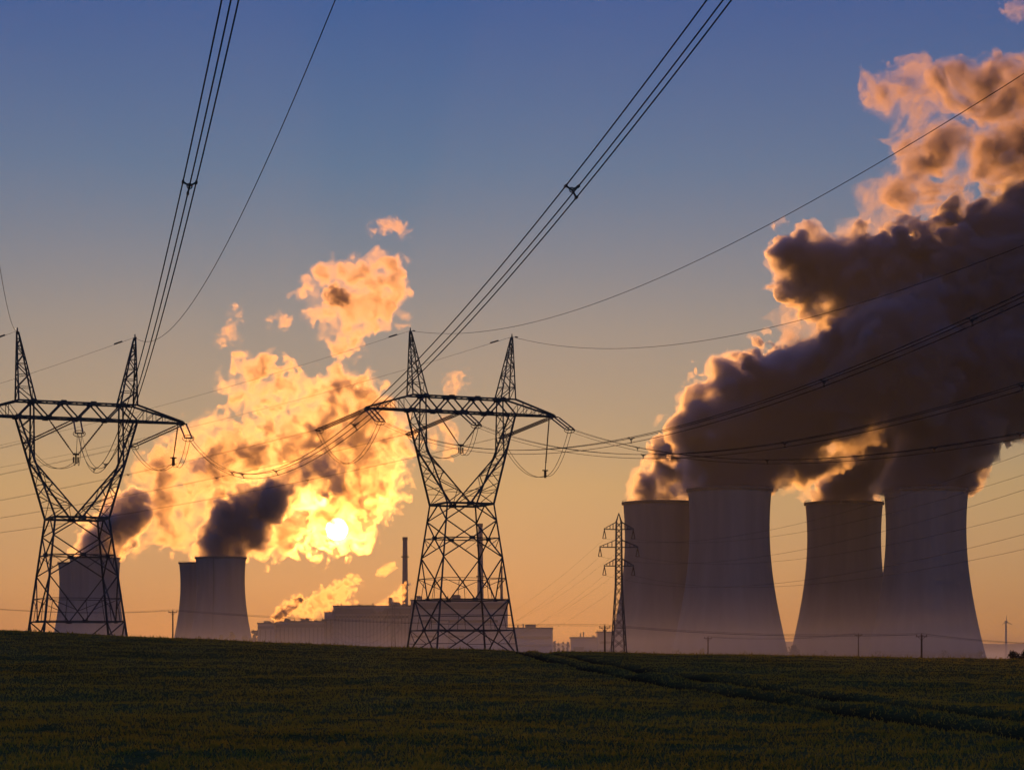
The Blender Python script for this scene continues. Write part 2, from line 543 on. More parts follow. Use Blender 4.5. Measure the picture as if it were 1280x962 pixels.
def make_pylon(C, label, nstr, hang, z_foot):
    """C: pylon axis at eye level of its own drawing (z measured as in the photo)."""
    root = empty('transmission_pylon', (C.x, C.y, z_foot), label, 'pylon', 'large lattice pylons on the crest of the field')
    base = C - root.location
    def L(u, v, z): return base + U * u + W * v + Vector((0, 0, z))
    # four legs
    zf = z_foot - C.z - 0.4
    for su, sv in ((-1, -1), (1, -1), (1, 1), (-1, 1)):
        mb = MB()
        mb.bar(L(su * a_leg(zf), sv * a_leg(zf), zf), L(su * A_WAIST, sv * A_WAIST, Z_WAIST), 0.23, 0.19)
        mb.box(*sum([[q - 0.5, q + 0.5] for q in L(su * a_leg(zf), sv * a_leg(zf), zf)[:2]], []), L(0, 0, zf).z - 0.6, L(0, 0, zf).z + 0.35)
        mb.build('leg', M_STEEL, root)
    faces = [((-1, -1), (1, -1)), ((1, -1), (1, 1)), ((1, 1), (-1, 1)), ((-1, 1), (-1, -1))]
    def cor(s, z): return L(s[0] * a_leg(z), s[1] * a_leg(z), z)
    def mid(f, z): return (cor(f[0], z) + cor(f[1], z)) / 2
    mb = MB()
    T, t2, t3 = 0.128, 0.092, 0.066
    zC1, zN1, zN2, zC2, zC3, zN3 = 14.5, 16.6, 12.2, 7.16, 3.5, 0.3
    for f in faces:
        for s in f:
            mb.bar(mid(f, Z_WAIST), cor(s, zN1), T); mb.bar(cor(s, zN1), mid(f, zC1), T)
            mb.bar(mid(f, zC1), cor(s, zN2), T); mb.bar(cor(s, zN2), mid(f, zC2), T)
            mb.bar(cor(s, zC2), mid(f, zC3), T); mb.bar(mid(f, zC3), cor(s, zN3), T)
            # redundant members
            h = (cor(s, zN2) + mid(f, zC2)) / 2
            mb.bar(h, cor(s, 9.7), t3); mb.bar(cor(s, 9.7), (h + mid(f, zC2)) / 2, t3)
            mb.bar(h, (cor(s, zC2) + mid(f, zC2)) / 2, t3)
            h2 = (cor(s, zC2) + mid(f, zC3)) / 2
            mb.bar(h2, cor(s, 5.3), t3); mb.bar(h2, (cor(s, zC3) + mid(f, zC3)) / 2, t3)
            h3 = (cor(s, zN3) + mid(f, zC3)) / 2
            mb.bar(h3, cor(s, 1.9), t3); mb.bar(h3, cor(s, zC3), t3)
            mb.bar((mid(f, zC1) + cor(s, zN2)) / 2, cor(s, zC1), t3)
        mb.bar(cor(f[0], zC1), cor(f[1], zC1), t2); mb.bar(cor(f[0], 9.7), cor(f[1], 9.7), t3)
        mb.bar(cor(f[0], zC2), cor(f[1], zC2), T); mb.bar(cor(f[0], zC3), cor(f[1], zC3), T)
        mb.bar(cor(f[0], 5.3), cor(f[1], 5.3), t3)
        for z in (zC1, zC2, zC3):
            m = mid(f, z); d = (cor(f[1], z) - cor(f[0], z)).normalized()
            mb.bar(m - d * 0.3, m + d * 0.3, 0.4 if z == zC1 else 0.3)
    for z in (zC1, zC3):
        for k in range(4): mb.bar(mid(faces[k], z), mid(faces[(k + 1) % 4], z), t3)
    mb.build('lattice_body', M_STEEL, root)
    mb = MB()
    for f in faces:
        mb.bar(cor(f[0], Z_WAIST), cor(f[1], Z_WAIST), 0.24)
        m = mid(f, Z_WAIST)
        d = (cor(f[1], Z_WAIST) - cor(f[0], Z_WAIST)).normalized()
        if f in (faces[0], faces[2]): mb.bar(m - d * 0.4, m + d * 0.4, 0.42)
    for su in (-1, 1): mb.bar(L(su * A_WAIST, -A_WAIST, Z_WAIST), L(-su * 0, A_WAIST, Z_WAIST), t3)
    mb.build('waist_frame', M_STEEL, root)
    # the two arms of the window
    for s in (-1, 1):
        mb = MB()
        def outer(sv, z):
            t = (z - Z_WAIST) / (Z_BB - Z_WAIST)
            return L(s * (A_WAIST + (UO - A_WAIST) * t), sv * (A_WAIST + (VB - A_WAIST) * t), z)
        def inner(sv, z):
            if z >= Z_KNEE: return L(s * UI, sv * VB * (1 + 0.25 * (Z_BB - z) / (Z_BB - Z_KNEE)), z)
            t = (z - Z_WAIST) / (Z_KNEE - Z_WAIST)
            return L(s * (0.0 + UI * t), sv * (A_WAIST + (VB * 1.25 - A_WAIST) * t), z)
        for sv in (-1, 1):
            mb.bar(outer(sv, Z_WAIST), outer(sv, Z_BB), 0.185)
            mb.bar(inner(sv, Z_WAIST), inner(sv, Z_KNEE), 0.17); mb.bar(inner(sv, Z_KNEE), inner(sv, Z_BT), 0.17)
            zs = [Z_WAIST, 19.9, 21.2, 22.4, 23.6, Z_KNEE, 26.0, 27.3, 28.5, Z_BB]
            for i in range(len(zs) - 1):
                if i % 2 == 0: mb.bar(outer(sv, zs[i]), inner(sv, zs[i + 1]), t2)
                else: mb.bar(inner(sv, zs[i]), outer(sv, zs[i + 1]), t2)
                if i in (1, 3, 5): mb.bar(outer(sv, zs[i]), inner(sv, zs[i]), t3)
        zs = [Z_WAIST, 20.4, 22.2, 23.6, Z_KNEE, 26.3, 28.0, Z_BB]
        for fn in (outer, inner):
            for i in range(len(zs) - 1):
                sv = -1 if i % 2 else 1
                mb.bar(fn(sv, zs[i]), fn(-sv, zs[i + 1]), t3)
                if i: mb.bar(fn(-1, zs[i]), fn(1, zs[i]), t3)
        mb.build('window_arm', M_STEEL, root)
    # crossarm beam
    mb = MB()
    us = np.linspace(-UO, UO, 9)
    for sv in (-1, 1):
        v = sv * VB
        mb.bar(L(-UO, v, Z_BB), L(UO, v, Z_BB), 0.2); mb.bar(L(-UO, v, Z_BT), L(UO, v, Z_BT), 0.18)
        for i in range(8):
            z0, z1 = (Z_BB, Z_BT) if i % 2 == 0 else (Z_BT, Z_BB)
            mb.bar(L(us[i], v, z0), L(us[i + 1], v, z1), 0.15)
            if i % 2 == 0 and i: mb.bar(L(us[i] , v, Z_BB), L(us[i], v, Z_BB + 0.02), 0.5)
            zz = Z_BB if i % 2 == 0 else Z_BT
            mb.bar(L(us[i] - 0.3, v, zz), L(us[i] + 0.3, v, zz), 0.38)
        for su in (-1, 1):
            tip = L(su * TIP, sv * 0.3, Z_BB)
            mb.bar(L(su * UO, v, Z_BB), tip, 0.18); mb.bar(L(su * UO, v, Z_BT), L(su * TIP, sv * 0.3, Z_BB + 0.15), 0.2)
            pts = 5
            for i in range(1, pts):
                t0, t1 = i / pts, (i + 0.5) / pts
                lo = lambda t: L(su * (UO + (TIP - UO) * t), sv * (VB + (0.3 - VB) * t), Z_BB)
                hi = lambda t: L(su * (UO + (TIP - UO) * t), sv * (VB + (0.3 - VB) * t), Z_BT + (Z_BB + .15 - Z_BT) * t)
                mb.bar(lo(t0), hi(t0), t3); mb.bar(hi(t0), lo(max(0, t0 - 0.2)), t3)
    for i in range(8):
        for z in (Z_BB, Z_BT):
            sv = 1 if i % 2 else -1
            mb.bar(L(us[i], sv * VB, z), L(us[i + 1], -sv * VB, z), t3); mb.bar(L(us[i], -VB, z), L(us[i], VB, z), t3)
    for su in (-1, 1):
        for i in range(5):
            t0, t1 = i / 5, (i + 1) / 5
            q = lambda t, sv: L(su * (UO + (TIP - UO) * t), sv * (VB + (0.3 - VB) * t), Z_BB)
            mb.bar(q(t0, -1), q(t1, 1), t3); mb.bar(q(t0, -1), q(t0, 1), t3)
        mb.bar(L(su * TIP, -0.5, Z_BB), L(su * TIP, 0.5, Z_BB), 0.3)
    mb.build('crossarm', M_STEEL, root)
    # earth wire peaks
    for s in (-1, 1):
        mb = MB()
        apex = L(s * 6.55, 0, Z_PK)
        def pk(su, sv, t):
            b = L(s * (UO if su else 4.7), sv * VB, Z_BT)
            return b.lerp(apex + (U * (-s * 0.12 if not su else s * 0.08)) + W * sv * 0.1, t)
        for su in (0, 1):
            for sv in (-1, 1): mb.bar(pk(su, sv, 0), pk(su, sv, 1), 0.17, 0.12)
        ts = [0, 0.2, 0.38, 0.54, 0.68, 0.8, 0.9]
        for i in range(len(ts) - 1):
            a, b = ts[i], ts[i + 1]
            for sv in (-1, 1):
                mb.bar(pk(i % 2, sv, a), pk(1 - i % 2, sv, b), t2)
                mb.bar(pk(0, sv, b), pk(1, sv, b), t3)
            for su in (0, 1):
                mb.bar(pk(su, -1 if i % 2 else 1, a), pk(su, 1 if i % 2 else -1, b), t3)
                mb.bar(pk(su, -1, b), pk(su, 1, b), t3)
        mb.bar(apex - Vector((0, 0, .3)), apex + Vector((0, 0, 0.45)), 0.22, 0.1)
        mb.build('earth_wire_peak', M_STEEL, root)
    # insulator strings
    def rod_with_discs(mb, a, b, r=0.105, r0=0.05, pitch=0.26):
        a, b = Vector(a), Vector(b)
        d = b - a; ln = d.length; d.normalize()
        mb.bar(a, b, r0 * 1.6, n=6)
        k = int((ln - 1.2) / pitch)
        for i in range(k):
            c = a + d * (0.6 + i * pitch)
            mb.bar(c, c + d * 0.13, r * 1.3, r * 0.9, n=7)
    ends = {}
    for key, u0 in (('left', -TIP + 0.1), ('centre', -0.2), ('right', TIP - 0.1)):
        for way, dd, drop in (('camera', DC, 2.35), ('away', DA, 2.1)):
            side = Vector((-dd.y, dd.x, 0))
            v0 = (-0.5 if way == 'camera' else 0.5) * (1 if key != 'centre' else 2)
            a0 = L(u0, v0, Z_BB - 0.1)
            b0 = a0 + dd * (8.0 if way == 'camera' else 7.2) - Vector((0, 0, drop))
            mb = MB()
            offs = np.linspace(-0.56, 0.56, nstr) if nstr > 2 else (-0.38, 0.38)
            for o_ in offs:
                rod_with_discs(mb, a0 + side * o_, b0 + side * o_)
            mb.bar(b0 - side * 0.5, b0 + side * 0.5, 0.14); mb.bar(a0 - side * 0.5, a0 + side * 0.5, 0.14)
            ring = [b0 + side * (0.65 * math.cos(t)) + Vector((0, 0, 0.35 * math.sin(t))) - dd * 0.4 for t in np.linspace(0, 2 * math.pi, 13)]
            mb.tube(ring, 0.04, 4)
            mb.build('insulator_string', M_INS, root)
            ends[key, way] = b0
    mb = MB()
    vj = L(-0.1, 0, 25.75)
    for su in (-1, 1): rod_with_discs(mb, L(su * 3.2, 0, Z_BB), vj + U * su * 0.25, 0.13)
    mb.bar(vj - U * 0.35, vj + U * 0.35, 0.2); mb.bar(vj, vj - Vector((0, 0, 1.0)), 0.16)
    for k in (-1, 1): mb.bar(vj + U * 0.25 * k - Vector((0, 0, 0.3)), vj + U * 0.25 * k - Vector((0, 0, 0.95)), 0.16)
    mb.build('insulator_string', M_INS, root)
    hangs = {'centre': vj - Vector((0, 0, 0.9)), 'left': None, 'right': None}
    if hang:
        a = L(TIP - 0.5, 0, Z_BB)
        b = a + U * (-0.55) - Vector((0, 0, hang))
        mb = MB(); rod_with_discs(mb, a, b, 0.12)
        mb.bar(b, b - Vector((0, 0, 0.9)), 0.3); mb.bar(b - U * .35, b + U * .35, 0.14)
        mb.build('insulator_string', M_INS, root)
        hangs['right'] = b - Vector((0, 0, 0.7))
    # jumper loops between the string ends
    for key in ('left', 'centre', 'right'):
        a, b, h = ends[key, 'camera'], ends[key, 'away'], hangs[key]
        mb = MB()
        for o_ in (-0.22, 0.22):
            so_ = U * o_
            if h is None:
                segs = [(a, b, 4.4)]
            else:
                segs = [(a, h, 1.5), (h, b, 1.6)]
            for p, q, sag in segs:
                pts = [p.lerp(q, t) + so_ - Vector((0, 0, 4 * sag * t * (1 - t))) for t in np.linspace(0, 1, 18)]
                mb.tube(pts, 0.03, 5)
        mb.build('jumper_loop', M_WIRE, root)
    peaks = {s: root.location + L(s * 6.55, 0, Z_PK + 0.1) for s in (-1, 1)}
    return root, {k: root.location + v for k, v in ends.items()}, peaks

E0 = EYE
C_MID = Vector(((577 - 640) / F * 269.0, 269.0, E0))
C_LEFT = Vector(((96 - 640) / F * 249.0, 249.0, E0 - 2.95))
py_mid, ends_mid, peaks_mid = make_pylon(C_MID, 'lattice pylon in the middle, in front of the power hall, with triple insulator strings', 3, 6.6, gz(C_MID.x, C_MID.y))
py_left, ends_left, peaks_left = make_pylon(C_LEFT, 'lattice pylon at the left, with a distant cooling tower between its legs', 2, 3.9, gz(C_LEFT.x, C_LEFT.y) - 0.4)

# ------------------------------------------------------------------ conductors
def catenary(a, d, span, S, z_end, n=72, s0=0.0, smax=None):
    """from a along plan direction d: parabola of sag S over the span, ending at height a.z + z_end"""
    pts = []
    for i in range(n + 1):
        s = (smax or span) * i / n
        t = s / span
        pts.append(a + d * s + Vector((0, 0, z_end * t - 4 * S * t * (1 - t))))
    return pts

def plan(deg): return Vector((math.sin(math.radians(deg)), -math.cos(math.radians(deg)), 0))
D_MID, D_LEFT = plan(13.7), plan(12.0)
def bundle(a, d, span, S, label, group, z_end=0.0, tri=0.40, r=0.022, spac=(), nsub=3, roll=0.0):
    root = empty('power_line', a, label, 'power line', group)
    side = Vector((-d.y, d.x, 0))
    offs = [side * (-tri / 2) + Vector((0, 0, tri * 0.29)), side * (tri / 2) + Vector((0, 0, tri * 0.29)), Vector((0, 0, -tri * 0.58)) + side * roll * tri][:nsub]
    line = catenary(Vector((0, 0, 0)), d, span, S, z_end)
    for o_ in offs:
        mb = MB()
        mb.tube([p + o_ for p in line], r, 5)
        mb.build('conductor', M_WIRE, root)
    for s in spac:
        t = s / span
        c = d * s + Vector((0, 0, z_end * t - 4 * S * t * (1 - t)))
        mb = MB()
        for o_ in offs:
            mb.bar(c, c + o_, 0.05)
            mb.bar(c + o_ - d * 0.12, c + o_ + d * 0.12, 0.07)
        ring = [c + (side * math.cos(q) + Vector((0, 0, math.sin(q)))) * 0.08 for q in np.linspace(0, 2 * math.pi, 9)]
        mb.tube(ring, 0.02, 4)
        mb.build('spacer', M_STEEL, root)
    return root

G_LINE = 'bundled conductors of the large pylons'
S_MID, S_LEFT, L_SPAN = 12.0, 12.0, 248.0
def s_at(a, d, px):
    k = (px - 640.0) / F
    return (k * a.y - a.x) / (d.x - k * d.y)
SP_MID = {k: [s_at(ends_mid[k, 'camera'], D_MID, p) for p in v] for k, v in
          {'left': (789, 1030, 1215), 'centre': (804, 981, 1277), 'right': (797, 959, 1168, 1275)}.items()}
SP_LEFT = {k: [s_at(ends_left[k, 'camera'], D_LEFT, p) for p in v] for k, v in
           {'left': (-60,), 'centre': (118, 132, 237), 'right': (290, 303, 345, 443, 715)}.items()}
for key, lab in (('left', 'triple cable from the middle pylon, highest of the bundles crossing the dark steam cloud'),
                 ('centre', 'triple cable from the centre of the middle pylon, second highest across the dark cloud'),
                 ('right', 'triple cable from the middle pylon, lowest bundle above the near cooling towers')):
    bundle(ends_mid[key, 'camera'], D_MID, L_SPAN, S_MID, lab, G_LINE, spac=SP_MID[key])
for key, lab in (('left', 'triple cable from the left tip of the left pylon, leaving at the left edge'),
                 ('centre', 'triple cable rising steeply beside the right peak of the left pylon to the top edge'),
                 ('right', 'triple cable sagging through the glowing cloud, then rising diagonally over the middle pylon')):
    bundle(ends_left[key, 'camera'], D_LEFT, L_SPAN, S_LEFT, lab, G_LINE, spac=SP_LEFT[key], roll={'left': 0.0, 'centre': -0.14, 'right': 0.35}[key])
for nm, ends, S in (('middle', ends_mid, 11.6), ('left', ends_left, 9.6)):
    for key in ('left', 'centre', 'right'):
        bundle(ends[key, 'away'], DA, 310.0, S, 'triple cable running away to the left from the %s of the %s pylon' % ({'left': 'left tip', 'centre': 'centre', 'right': 'right tip'}[key], nm),
               G_LINE, r=0.013, spac=(30, 90, 150), nsub=2)
def earth(a, d, span, S, label, r=0.02):
    root = empty('earth_wire', a, label, 'earth wire', 'single earth wires at the pylon peaks')
    mb = MB()
    mb.tube(catenary(Vector((0, 0, 0)), d, span, S, 0.0), r, 5)
    mb.build('wire', M_WIRE, root)
    mb = MB()
    mb.bar(d * 2.0 - Vector((0, 0, 0.3)), d * 3.2 - Vector((0, 0, 0.5)), 0.14)
    mb.build('damper', M_STEEL, root)
for (nm, pk, Sc) in (('middle', peaks_mid, {-1: 13.2, 1: 15.2}), ('left', peaks_left, {-1: 11.6, 1: 13.3})):
    for s, w in ((-1, 'left'), (1, 'right')):
        earth(pk[s], plan(11.8), 310.0, Sc[s], 'single thin wire from the %s peak of the %s pylon over the camera' % (w, nm))
        earth(pk[s], -plan(55.5), 310.0, 14.0, 'single thin wire from the %s peak of the %s pylon running away left' % (w, nm), 0.016)

# ------------------------------------------------------------------ smaller three-armed pylons
def small_pylon(px, y, h, label):
    x = (px - 640) / F * y
    z0 = gz(x, y) - 0.2
    root = empty('lattice_mast', (x, y, z0), label, 'pylon', 'slender three-armed lattice pylons', rz=0.12)
    def hw(z): return 0.0 if z >= h else (1.55 * (1 - z / (0.55 * h)) + 0.62 * z / (0.55 * h) if z < 0.55 * h else 0.62 - 0.12 * (z - 0.55 * h) / (0.4 * h))
    mb = MB()
    top = 0.945 * h
    cs = [(-1, -1), (1, -1), (1, 1), (-1, 1)]
    for a, b in cs:
        mb.bar((a * hw(0), b * hw(0), 0), (a * hw(.55 * h), b * hw(.55 * h), .55 * h), 0.2, 0.17)
        mb.bar((a * hw(.55 * h), b * hw(.55 * h), .55 * h), (a * hw(top), b * hw(top), top), 0.17, 0.13)
        mb.bar((a * hw(top), b * hw(top), top), (0, 0, h), 0.13, 0.1)
    zs = list(np.linspace(1.2, .55 * h, 9)) + list(np.linspace(.55 * h, top, 12))[1:]
    for i in range(len(zs) - 1):
        for k in range(4):
            p, q = cs[k], cs[(k + 1) % 4]
            A_ = lambda c, z: (c[0] * hw(z), c[1] * hw(z), z)
            mb.bar(A_(p, zs[i]), A_(q, zs[i + 1]), 0.09); mb.bar(A_(q, zs[i]), A_(p, zs[i + 1]), 0.09)
            if i in (0, 4): mb.bar(A_(p, zs[i]), A_(q, zs[i]), 0.1)
    mb.build('tower_body', M_STEEL, root)
    tips = []
    for z, w in ((0.90 * h, 2.9), (0.79 * h, 3.75), (0.675 * h, 2.9)):
        for s in (-1, 1):
            mb = MB()
            b = hw(z)
            for sv in (-1, 1):
                mb.bar((s * b, sv * b, z), (s * w, 0, z), 0.15); mb.bar((s * b, sv * b, z + 0.045 * h), (s * w, 0, z + 0.1), 0.12)
                for t in (0.25, 0.5, 0.75):
                    mb.bar((s * (b + (w - b) * t), sv * b * (1 - t), z), (s * (b + (w - b) * t), sv * b * (1 - t), z + 0.045 * h * (1 - t)), 0.07)
            mb.build('crossarm', M_STEEL, root)
            mb = MB()
            for dx in (-0.32, 0.32):
                mb.bar((s * (w - 0.1), 0, z - 0.1), (s * (w - 0.1) + dx, 0, z - 1.75), 0.15)
            mb.bar((s * (w - 0.1) - 0.35, 0, z - 1.75), (s * (w - 0.1) + 0.35, 0, z - 1.75), 0.1)
            mb.build('insulator_string', M_INS, root)
            tips.append(root.matrix_basis @ Vector((s * (w - 0.1), 0, z - 1.8)) if False else Vector((x + s * (w - 0.1) * math.cos(0.12), y + s * (w - 0.1) * math.sin(0.12), z0 + z - 1.8)))
    return root, tips
mast1, tips1 = small_pylon(773.5, 430, EYE + (HY - 641) / F * 430 - gz((773.5 - 640) / F * 430, 430) + 0.2, 'slender lattice pylon with three crossarms in front of the left near cooling tower')
mast2, tips2 = small_pylon(492, 1000, 29.6, 'distant three-armed pylon in front of the power hall near the tall chimney')
mast3, tips3 = small_pylon(420, 1330, 29.6, 'fainter three-armed pylon farther back before the left half of the power hall')
def span_wire(a, b, S, r, name, label, group, smat=None):
    mb = MB()
    a, b = Vector(a), Vector(b)
    mb.tube([(b - a) * t - Vector((0, 0, 4 * S * t * (1 - t))) for t in np.linspace(0, 1, 48)], r, 4)
    o = mb.build(name, M_WIRE)
    o.location = a
    return tag(o, label, 'wire', group)
LV = ['top left', 'top right', 'middle left', 'middle right', 'bottom left', 'bottom right']
dcs = Vector((math.sin(math.radians(6.5)), -math.cos(math.radians(6.5)), 0))
for i, (a, b, c) in enumerate(zip(tips1, tips2, tips3)):
    span_wire(a, a + dcs * 330 + Vector((0, 0, 0)), 6.5, 0.015, 'distribution_wire', 'thin wire from the %s arm of the slender pylon towards the right edge' % LV[i], 'thin wires of the three-armed pylons')
    span_wire(a, b, 14.0, 0.011, 'distribution_wire', 'faint wire from the %s arm of the slender pylon back towards the hall' % LV[i], 'thin wires of the three-armed pylons')
    span_wire(b, c, 8.0, 0.06, 'distribution_wire', 'hardly visible wire from the %s arm of the hall pylon to the next one' % LV[i], 'thin wires of the three-armed pylons')

# ------------------------------------------------------------------ wooden poles and their wires
POLES = [(-60, 430, 756, 'p'), (216, 560, 763, 'wooden pole with a crossarm at the left foot of a distant cooling tower'),
         (756, 450, 782, 'wooden pole with a crossarm just left of the slender lattice pylon'),
         (885, 640, 796, 'thin pole in front of the tower right of the slender pylon'),
         (1073, 640, 792, 'thin pole at the seam of the two rightmost cooling towers'),
         (1152, 450, 793, 'wooden pole with a crossarm before the rightmost cooling tower'),
         (1420, 450, 803, 'p')]
def make_pole(px, y, topy, label):
    x = (px - 640) / F * y
    zt = EYE + (HY - topy) / F * y
    z0 = gz(x, y) - 0.3
    h = zt - z0
    root = empty('utility_pole', (x, y, z0), label, 'utility pole', 'wooden utility poles behind the crest')
    mb = MB(); mb.bar((0, 0, 0), (0, 0, h), 0.32, 0.24, n=8); mb.build('pole', M_WOOD, root)
    mb = MB(); mb.bar((-1.15, 0, h - 0.35), (1.15, 0, h - 0.35), 0.16)
    for s in (-1, 1): mb.bar((s * 0.75, 0, h - 0.35), (0, 0, h - 1.1), 0.08)
    mb.build('crossarm', M_WOOD, root)
    tips = []
    for q, xx in enumerate((-1.0, 0, 1.0)):
        zb = h - 0.27 if q != 1 else h
        mb = MB(); mb.bar((xx, 0, zb), (xx, 0, zb + 0.18), 0.06); mb.bar((xx, 0, zb + 0.16), (xx, 0, zb + 0.34), 0.16, 0.1, n=7)
        mb.build('insulator', M_INS, root)
        tips.append(Vector((x + xx, y, z0 + zb + 0.34)))
    return root, tips
ptips = {}
for px, y, ty, lab in POLES:
    if lab == 'p':
        x = (px - 640) / F * y; zt = EYE + (HY - ty) / F * y
        ptips[px] = [Vector((x + q, y, zt)) for q in (-1, 0, 1)]
    else:
        ptips[px] = make_pole(px, y, ty, lab)[1]
chain = [(-60, 216), (216, 756), (756, 1152), (1152, 1420), (885, 1073)]
CN = ['from the left edge to the pole at the left cooling tower', 'between the left pole and the pole by the slender pylon', 'between the pole by the slender pylon and the rightmost crossarm pole', 'from the rightmost crossarm pole to the right edge', 'between the two thin poles before the near towers']
for (a, b), nm in zip(chain, CN):
    for q, w in enumerate(('outer left', 'top', 'outer right')):
        span_wire(ptips[a][q], ptips[b][q], 1.0, 0.022, 'pole_wire', '%s pole wire %s' % (w, nm), 'low wires on the wooden poles')

# ------------------------------------------------------------------ power plant buildings
def bx(px0, px1, topy, D):
    x0, x1 = (px0 - 640) / F * D, (px1 - 640) / F * D
    return x0, x1, EYE + (HY - topy) / F * D
def building(name, px0, px1, topy, D, depth, label, ribs=0, band=True, boxes=(), wins=(), cat='industrial building', mat_=None, rails=True):
    x0, x1, zt = bx(px0, px1, topy, D)
    cx = (x0 + x1) / 2
    root = empty(name, (cx, D + depth / 2, PLANT_Z), label, cat, 'buildings of the power plant')
    hx, hy, h = (x1 - x0) / 2, depth / 2, zt - PLANT_Z
    mb = MB(); mb.box(-hx, hx, -hy, hy, 0, h); mb.build('wall', mat_ or M_CLAD, root)
    mb = MB()
    mb.box(-hx - 0.5, hx + 0.5, -hy - 0.5, hy + 0.5, h + 0.003, h + 1.3)
    mb.build('roof', M_ROOF, root)
    if ribs:
        for k in range(ribs):
            xx = -hx + (k + 0.5) * 2 * hx / ribs
            mb = MB(); mb.box(xx - 0.55, xx + 0.55, -hy - 0.9, -hy - 0.003, 0, h * 0.86); mb.build('pilaster', M_CLAD_DARK, root)
    if band:
        mb = MB(); mb.box(-hx, hx, -hy - 0.45, -hy - 0.004, h * 0.87, h - 2.0); mb.build('clerestory', M_CLAD_DARK, root)
    for (a, b, z0, z1) in wins:
        mb = MB(); mb.box(-hx + 2 * hx * a, -hx + 2 * hx * b, -hy - 0.25, -hy - 0.005, h * z0, h * z1); mb.build('window_strip', M_GLASS, root)
    for (a, b, hh) in boxes:
        xa, xb = -hx + 2 * hx * a, -hx + 2 * hx * b
        mb = MB(); mb.box(xa, xb, -hy * 0.6, hy * 0.4, h + 1.303, h + 1.3 + hh); mb.build('roof_house', M_CLAD_DARK, root)
    if 2 * hx > 12:                          # vents, hoods and short stacks on the roof
        rv = random.Random(int(px0))
        for k in range(int(2 * hx / 14) + 2):
            xx = rv.uniform(-hx * 0.95, hx * 0.95); ww = rv.uniform(0.5, 2.2); hh = rv.uniform(0.8, 3.2); yy = rv.uniform(-hy * 0.5, hy * 0.5)
            mb = MB()
            if rv.random() < 0.45:
                mb.lathe([(0.5, h + 1.305), (0.45, h + 1.3 + hh * 1.4), (0.8, h + 1.3 + hh * 1.4), (0.8, h + 1.7 + hh * 1.4), (0.1, h + 2.0 + hh * 1.4)], c=(xx, yy, 0), n=10)
            else:
                mb.box(xx - ww, xx + ww, yy - 1.2, yy + 1.2, h + 1.305, h + 1.3 + hh * 0.6)
                mb.bar((xx - ww * 0.5, yy, h + 1.3 + hh * 0.6), (xx - ww * 0.5, yy, h + 1.6 + hh), 0.35)
            mb.build('roof_vent', M_CLAD_DARK, root)
    if rails:
        mb = MB()
        n = max(3, int(2 * hx / 9))
        for k in range(n + 1):
            xx = -hx + 2 * hx * k / n
            mb.bar((xx, -hy, h + 1.3), (xx, -hy, h + 2.5), 0.14)
        mb.bar((-hx, -hy, h + 2.45), (hx, -hy, h + 2.45), 0.12)
        mb.build('roof_railing', M_STEEL, root)
    return root
building('power_hall', 322, 342, 779.5, 2200, 60, 'low grey end block at the far left of the power hall', 3, boxes=((0.3, 0.6, 2.0),))
building('power_hall', 342.5, 405, 777, 2220, 80, 'long lower hall section where white steam crosses the roof', 12, boxes=((0.1, 0.22, 2.5), (0.5, 0.6, 3.0)))
building('power_hall', 405.5, 416, 764, 2240, 80, 'narrow step block between the lower and the higher hall', 2, False)
building('power_hall', 416.5, 513, 757.5, 2200, 90, 'long higher hall with vertical pilasters left of the tall chimney', 22, wins=((0.02, 0.98, 0.80, 0.84),), boxes=((0.70, 0.72, 9.0), (0.75, 0.83, 4.0)))
building('reactor_building', 513.5, 634.5, 750.5, 2140, 90, 'large block behind the legs of the middle pylon', 0, True, ((0.05, 0.09, 4), (0.42, 0.5, 5), (0.7, 0.74, 6)), ((0.0, 0.55, 0.42, 0.46), (0.1, 0.9, 0.66, 0.70)))
building('reactor_building', 545, 560, 776, 2080, 30, 'small annex in front of the block behind the middle pylon', 0, False)
building('office_building', 634, 691, 785.5, 1950, 40, 'flat-roofed building right of the middle pylon with a small rooftop box', 0, False, ((0.40, 0.63, 2.6),), ((0.03, 0.97, 0.72, 0.79), (0.03, 0.97, 0.50, 0.57), (0.03, 0.97, 0.28, 0.35)))
building('office_building', 713.5, 746, 797.5, 1900, 30, 'long low building behind the dark conifers', 0, False, (), ((0.1, 0.5, 0.55, 0.68),))
building('office_building', 746.8, 800, 790.5, 1880, 30, 'taller low block behind the wooden pole by the slender pylon', 0, False, (), ((0.05, 0.9, 0.66, 0.74), (0.05, 0.9, 0.4, 0.48)))

def chimney(px, topy, D, rt_, rb_, label, band=True):
    x = (px - 640) / F * D
    h = EYE + (HY - topy) / F * D - PLANT_Z
    root = empty('chimney', (x, D, PLANT_Z), label, 'chimney', 'chimneys of the power plant')
    mb = MB(); mb.lathe([(rb_, 0), (rt_, h - 3), (rt_ - 0.4, h - 3)], n=28); mb.build('shaft', M_CONC, root, False)
    mb = MB(); mb.lathe([(rt_ + 0.35, h - 3.2), (rt_ + 0.35, h), (rt_ - 0.5, h), (rt_ - 0.5, h - 3.2)], n=28, closed=True); mb.build('rim', M_RIM, root)
    for f in (0.62, 0.84):
        r = rb_ + (rt_ - rb_) * f
        mb = MB(); mb.lathe([(r + 0.02, h * f), (r + 1.3, h * f + 0.05), (r + 1.3, h * f + 1.2), (r + 1.2, h * f + 1.2), (r + 1.2, h * f + .3), (r + .02, h * f + .3)], n=28, closed=True)
        mb.build('gallery', M_STEEL, root)
    mb = MB(); mb.bar((0.3, -rb_ - 0.3, 0), (0.3, -rt_ - 0.3, h - 3), 0.5); mb.build('ladder', M_STEEL, root)
    return root
chimney(506.3, 671, 2330, 2.4, 3.9, 'tall tapering chimney standing left of the middle pylon behind the hall')
